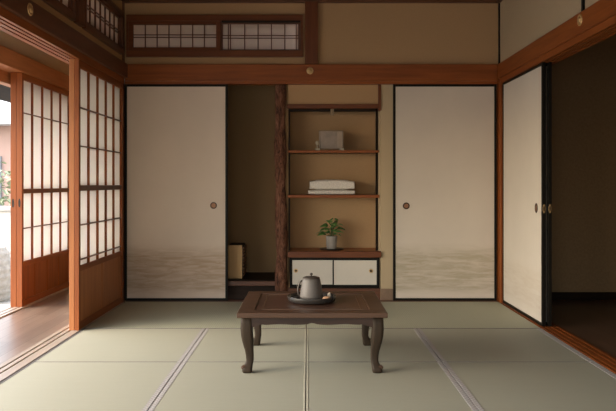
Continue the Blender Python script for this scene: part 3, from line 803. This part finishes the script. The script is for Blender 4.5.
obj('body', bm, CLAY, t, smooth=True)
bm = nb(); lathe(bm, kx, ky, [(.0465,kz+0.1201), (.0475,kz+0.1225), (.046,kz+0.1253), (.036,kz+0.1290), (.018,kz+0.1314), (.006,kz+0.1318)], 48)
lid = obj('lid', bm, CLAYD, t, smooth=True)
bm = nb(); lathe(bm, kx, ky, [(.005,kz+0.1309), (.004,kz+0.1365), (.008,kz+0.1412), (.0085,kz+0.1459), (.005,kz+0.1496), (.001,kz+0.1505)], 24)
obj('lid_knob', bm, CLAYD, lid, smooth=True)
bm = nb(); hp = []
for k in range(19):
    u = k/18; a = PI*u
    hp.append((kx-.047-.012*u-.021*max(0, math.sin(a))**.5, ky-.004, kz+0.1094-.088*u))
tube(bm, hp, .0045, 10, 1, 1.7)
obj('handle', bm, CLAYD, t, smooth=True)
bm = nb(); tube(bm, [(kx+.012, ky+.050, kz+0.0514), (kx+.016, ky+.072, kz+0.0701), (kx+.019, ky+.090, kz+0.0954), (kx+.021, ky+.100, kz+0.1085)], [.017,.012,.009,.008], 14)
obj('spout', bm, CLAY, t, smooth=True)
# cup
cx, cy = X(294.6, 3.90), 3.865
bm = nb(); lathe(bm, cx, cy, [(.010,kz), (.013,kz+.002), (.021,kz+.012), (.0235,kz+.020), (.0225,kz+.0205), (.020,kz+.013), (.010,kz+.005), (.002,kz+.004)], 32)
tag(obj('tea_cup', bm, plain('black_cup', (.03,.026,.024), .2), None, smooth=True), 'tiny black cup on the left of the tray beside the teapot', 'cup')
# sweets
def blob(name, x, y, z, rx, ry, rz, mat, label, lean=0):
    b = nb(); bmesh.ops.create_uvsphere(b, u_segments=20, v_segments=14, radius=1)
    for v in b.verts:
        n_ = 1+.06*noise.noise(v.co*1.7)
        c = v.co.copy()
        v.co = Vector((x+c.x*rx*n_+lean*(c.z+1)*rz, y+c.y*ry*n_, z+rz+c.z*rz*(n_ if c.z > 0 else 1)))
    return tag(obj(name, b, mat, None, smooth=True), label, 'sweet', 'small sweets on the tray')
blob('small_sweet', X(326.3,3.87), 3.855, kz, .023, .014, .013, plain('peach_sweet', (.72,.42,.24), .5, var=.12, scale=60), 'flat peach-coloured sweet lying right of the teapot on the tray')
blob('small_sweet', X(328.4,3.9), 3.890, kz, .0095, .009, .021, plain('cream_sweet', (.88,.76,.60), .5, var=.1, scale=60), 'upright cream-coloured sweet behind the peach one on the tray', .12)

# ------------------------------------------------------------------ veranda surroundings
bm = nb(); box(bm, -2.40, -2.225, REAR, 8.0, 1.842, 1.975); box(bm, -2.42, -2.345, REAR, 8.0, 1.75, 1.842)
struct('trim_26', bm, W['ly'], 'reddish beam over the outer paper screens of the veranda', 'beam', .004)  # lighter cedar puts the bounce light on this beam into its colour
bm = nb(); box(bm, -2.38, -2.26, REAR, 8.0, 1.975, 2.44)
struct('wall_veranda', bm, PLASTER2, 'tan plaster above the outer veranda beam', 'wall')  # paler plaster stands in for light bounced up from the veranda floor
bm = nb(); box(bm, -2.40, -1.60, REAR, 8.0, 2.44, 2.48)
struct('ceiling_veranda', bm, W['y'], 'board ceiling of the veranda', 'ceiling')
bm = nb(); box(bm, -2.40, -1.60, 8.0, 8.08, -.3, 2.48)
struct('wall_veranda_end', bm, PLASTER, 'plaster wall closing the far end of the veranda', 'wall')
bm = nb(); box(bm, -1.66, -1.60, 5.80, 8.0, -.1, 2.48)
struct('wall_veranda_inner', bm, PLASTER, 'plaster wall of the veranda behind the rear corner', 'wall')
sbox('trim_27', (-2.40, -2.23, REAR, REAR+.1, -.05, 1.85), W['z'], 'veranda post behind the viewer', 'post')

# dark room on the right
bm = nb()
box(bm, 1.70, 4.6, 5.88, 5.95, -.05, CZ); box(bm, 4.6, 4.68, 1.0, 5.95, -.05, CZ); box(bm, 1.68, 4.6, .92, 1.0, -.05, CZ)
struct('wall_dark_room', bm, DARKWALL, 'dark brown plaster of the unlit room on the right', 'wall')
bm = nb(); box(bm, 1.68, 4.6, 1.0, 5.95, CZ, CZ+.04)
struct('ceiling_dark_room', bm, W['dx'], 'board ceiling of the unlit room', 'ceiling')
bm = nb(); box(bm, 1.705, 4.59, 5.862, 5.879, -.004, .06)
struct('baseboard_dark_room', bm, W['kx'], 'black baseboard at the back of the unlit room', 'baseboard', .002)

# ------------------------------------------------------------------ outside
GZ = -.42
GRAVEL = plain('pale_gravel', (.33,.31,.275), .95, var=.25, scale=60, bumpk=.6)
bm = nb(); box(bm, -30, -2.40, -16, 34, GZ-.1, GZ); box(bm, -2.40, 20, -16, REAR-.1, GZ-.1, GZ)
tag(obj('gravel_garden', bm, GRAVEL), 'pale gravel ground of the garden outside', 'ground', kind='structure')
bm = nb(); box(bm, -3.3, -2.45, -2, 7.5, GZ, GZ+.09)
tag(obj('stepping_slab', bm, plain('pale_slab', (.55,.52,.47), .9, var=.1, scale=12), None, .01), 'long pale stone slab outside the veranda', 'slab')
t = thing('eave', 'dark wooden eave projecting over the veranda edge outside', 'eave', (-2.8, 3.5, 2.05))
bm = nb()
v = [bm.verts.new(p) for p in ((-2.36,REAR-1,2.50),(-3.05,REAR-1,1.80),(-3.05,8.4,1.80),(-2.36,8.4,2.50),(-2.36,REAR-1,2.56),(-3.05,REAR-1,1.90),(-3.05,8.4,1.90),(-2.36,8.4,2.56))]
for f in ((0,3,2,1),(4,5,6,7),(0,1,5,4),(1,2,6,5),(2,3,7,6),(3,0,4,7)): bm.faces.new([v[i] for i in f])
obj('roof_board', bm, W['ky'], t)
# garden wall, neighbour's house, shrubs, stone
t = thing('garden_wall', 'low white garden wall seen past the veranda screens', 'wall', (-4.3, 9.6, GZ))
bm = nb(); box(bm, -9.0, -2.7, 9.6, 9.75, GZ, .60); obj('rendered_wall', bm, plain('white_render', (.50,.48,.44), .9, var=.06, scale=5), t)
bm = nb(); box(bm, -9.05, -2.65, 9.55, 9.80, .60, .66); obj('coping', bm, plain('grey_coping', (.35,.34,.32), .8), t, .008)
t = thing('garden_wall', 'long white garden wall running parallel to the veranda, far across the gravel', 'wall', (-9.08, .8, GZ))
bm = nb(); box(bm, -9.16, -9.01, -8, 9.5, GZ, .60); obj('rendered_wall', bm, plain('white_render_side', (.50,.48,.44), .9, var=.06, scale=5), t)
bm = nb(); box(bm, -9.20, -8.97, -8.05, 9.5, .60, .66); obj('coping', bm, plain('grey_coping_side', (.35,.34,.32), .8), t, .008)
t = thing('neighbour_house', 'pale pinkish house with a light grey roof beyond the garden', 'house', (-9, 17, GZ))
bm = nb(); box(bm, -14, -5.6, 16, 21, GZ, 2.35); obj('house_wall', bm, plain('pinkish_render', (.32,.215,.18), .9, var=.05, scale=3), t)
bm = nb()
pts = [(-14.4,15.5,2.30),(-5.2,15.5,2.30),(-5.2,21.5,2.30),(-14.4,21.5,2.30),(-12.5,18.5,3.4),(-7.1,18.5,3.4)]
v = [bm.verts.new(p) for p in pts]
for f in ((0,1,5,4),(1,2,5),(2,3,4,5),(3,0,4),(3,2,1,0)): bm.faces.new([v[i] for i in f])
obj('roof', bm, plain('grey_tile', (.42,.42,.42), .7, var=.1, scale=8), t)
bm = nb(); box(bm, -8.6, -7.0, 15.96, 16.01, .3, 1.6); obj('house_window', bm, plain('window_glass', (.12,.14,.16), .1), t)
GREEN = plain('hedge_leaves', (.22,.25,.15), .7, var=.35, scale=9)
def shrub(x, y, z0, r, h, label, n=420):
    t = thing('garden_shrub', label, 'shrub', (x, y, z0), 'shrubs in the garden')
    b = nb(); tube(b, [(x,y,z0), (x+.02,y,z0+h*.4), (x,y+.02,z0+h*.75)], [.03,.022,.01], 8); obj('stem', b, W['dz'], t)
    b = nb()
    for _ in range(n):
        u = Vector((random.gauss(0,1), random.gauss(0,1), random.gauss(0,1))).normalized()*random.uniform(.55,1)
        c = Vector((x+u.x*r, y+u.y*r, z0+h*.58+u.z*h*.42))
        d = Vector((random.gauss(0,1), random.gauss(0,1), random.gauss(0,.6))).normalized()
        leaf_mesh(b, c, d, .11, .03, .3, random.uniform(-1,1))
    obj('foliage', b, GREEN, t)
shrub(-4.6, 10.9, GZ, .55, 1.75, 'leafy shrub behind the white garden wall, seen past the paper screens')
shrub(-5.9, 11.2, GZ, .6, 1.8, 'leafy shrub behind the white garden wall, left of the first')
shrub(-3.4, 11.0, GZ, .55, 1.6, 'leafy shrub behind the white garden wall, nearest the veranda')
shrub(-7.9, 7.6, GZ, .7, 1.5, 'rounded shrub in the far corner of the garden wall')
shrub(-8.0, 3.8, GZ, .65, 1.3, 'rounded shrub against the side of the garden wall')
# ribbed stone basin
t = thing('stone_basin', 'round ribbed pale stone basin on the ground outside, at the far left edge', 'basin', (-3.80, 8.30, GZ))
bm = nb(); prof = []
for k in range(25):
    s = k/24; r_ = .17+.13*math.sin(PI*(.18+.72*s)) + .010*math.sin(s*2*PI*7)
    prof.append((r_, GZ+.01+s*.62))
prof += [(.20, GZ+.64), (.14, GZ+.63), (.12, GZ+.50), (.01, GZ+.49)]
lathe(bm, -3.80, 8.30, prof, 40); obj('bowl', bm, plain('pale_grey_stone', (.33,.30,.26), .9, var=.25, scale=18, bumpk=.8), t, smooth=True)
bm = nb(); lathe(bm, -3.80, 8.30, [(.24,GZ), (.24,GZ+.02), (.18,GZ+.03)], 32); obj('foot_ring', bm, GRAVEL, t)

# ------------------------------------------------------------------ light
w = bpy.data.worlds.new('overcast_sky'); S.world = w; w.use_nodes = True
nt = w.node_tree; bg = nt.nodes['Background']
sky = nt.nodes.new('ShaderNodeTexSky'); sky.sky_type = 'NISHITA'; sky.sun_disc = False
sky.sun_elevation = math.radians(35); sky.sun_rotation = math.radians(250); sky.dust_density = 3; sky.air_density = 1.2
mx = nt.nodes.new('ShaderNodeMix'); mx.data_type = 'RGBA'; mx.inputs[0].default_value = .75
nt.links.new(sky.outputs[0], mx.inputs[6]); mx.inputs[7].default_value = (1.0, .965, .92, 1)
nt.links.new(mx.outputs[2], bg.inputs['Color']); bg.inputs['Strength'].default_value = 1.0
def portal(x, y, z, sx, sy, rot):
    l = bpy.data.lights.new('daylight_portal', 'AREA'); l.shape = 'RECTANGLE'; l.size = sx; l.size_y = sy; l.cycles.is_portal = True
    o = bpy.data.objects.new('daylight_portal', l); C.objects.link(o); o.location = (x,y,z); o.rotation_euler = rot
portal(0, REAR-.12, 1.09, 2.5, 1.4, (PI/2, 0, 0))
portal(-2.42, 2.15, .92, 1.85, 6.7, (0, -PI/2, 0))
S.view_settings.view_transform = 'Standard'; S.view_settings.look = 'None'; S.view_settings.gamma = 1
S.view_settings.use_curve_mapping = False
S.view_settings.exposure = 1.55

# ------------------------------------------------------------------ camera
cam = bpy.data.cameras.new('camera'); co = bpy.data.objects.new('camera', cam); C.objects.link(co)
co.location = (0, 0, H); co.rotation_euler = (PI/2, 0, 0)
cam.sensor_width = 36; cam.lens = 36*F/616; cam.shift_y = -21.5/616; cam.clip_end = 200
S.camera = co
for o in bpy.data.objects:
    if 'wl' in o: del o['wl']
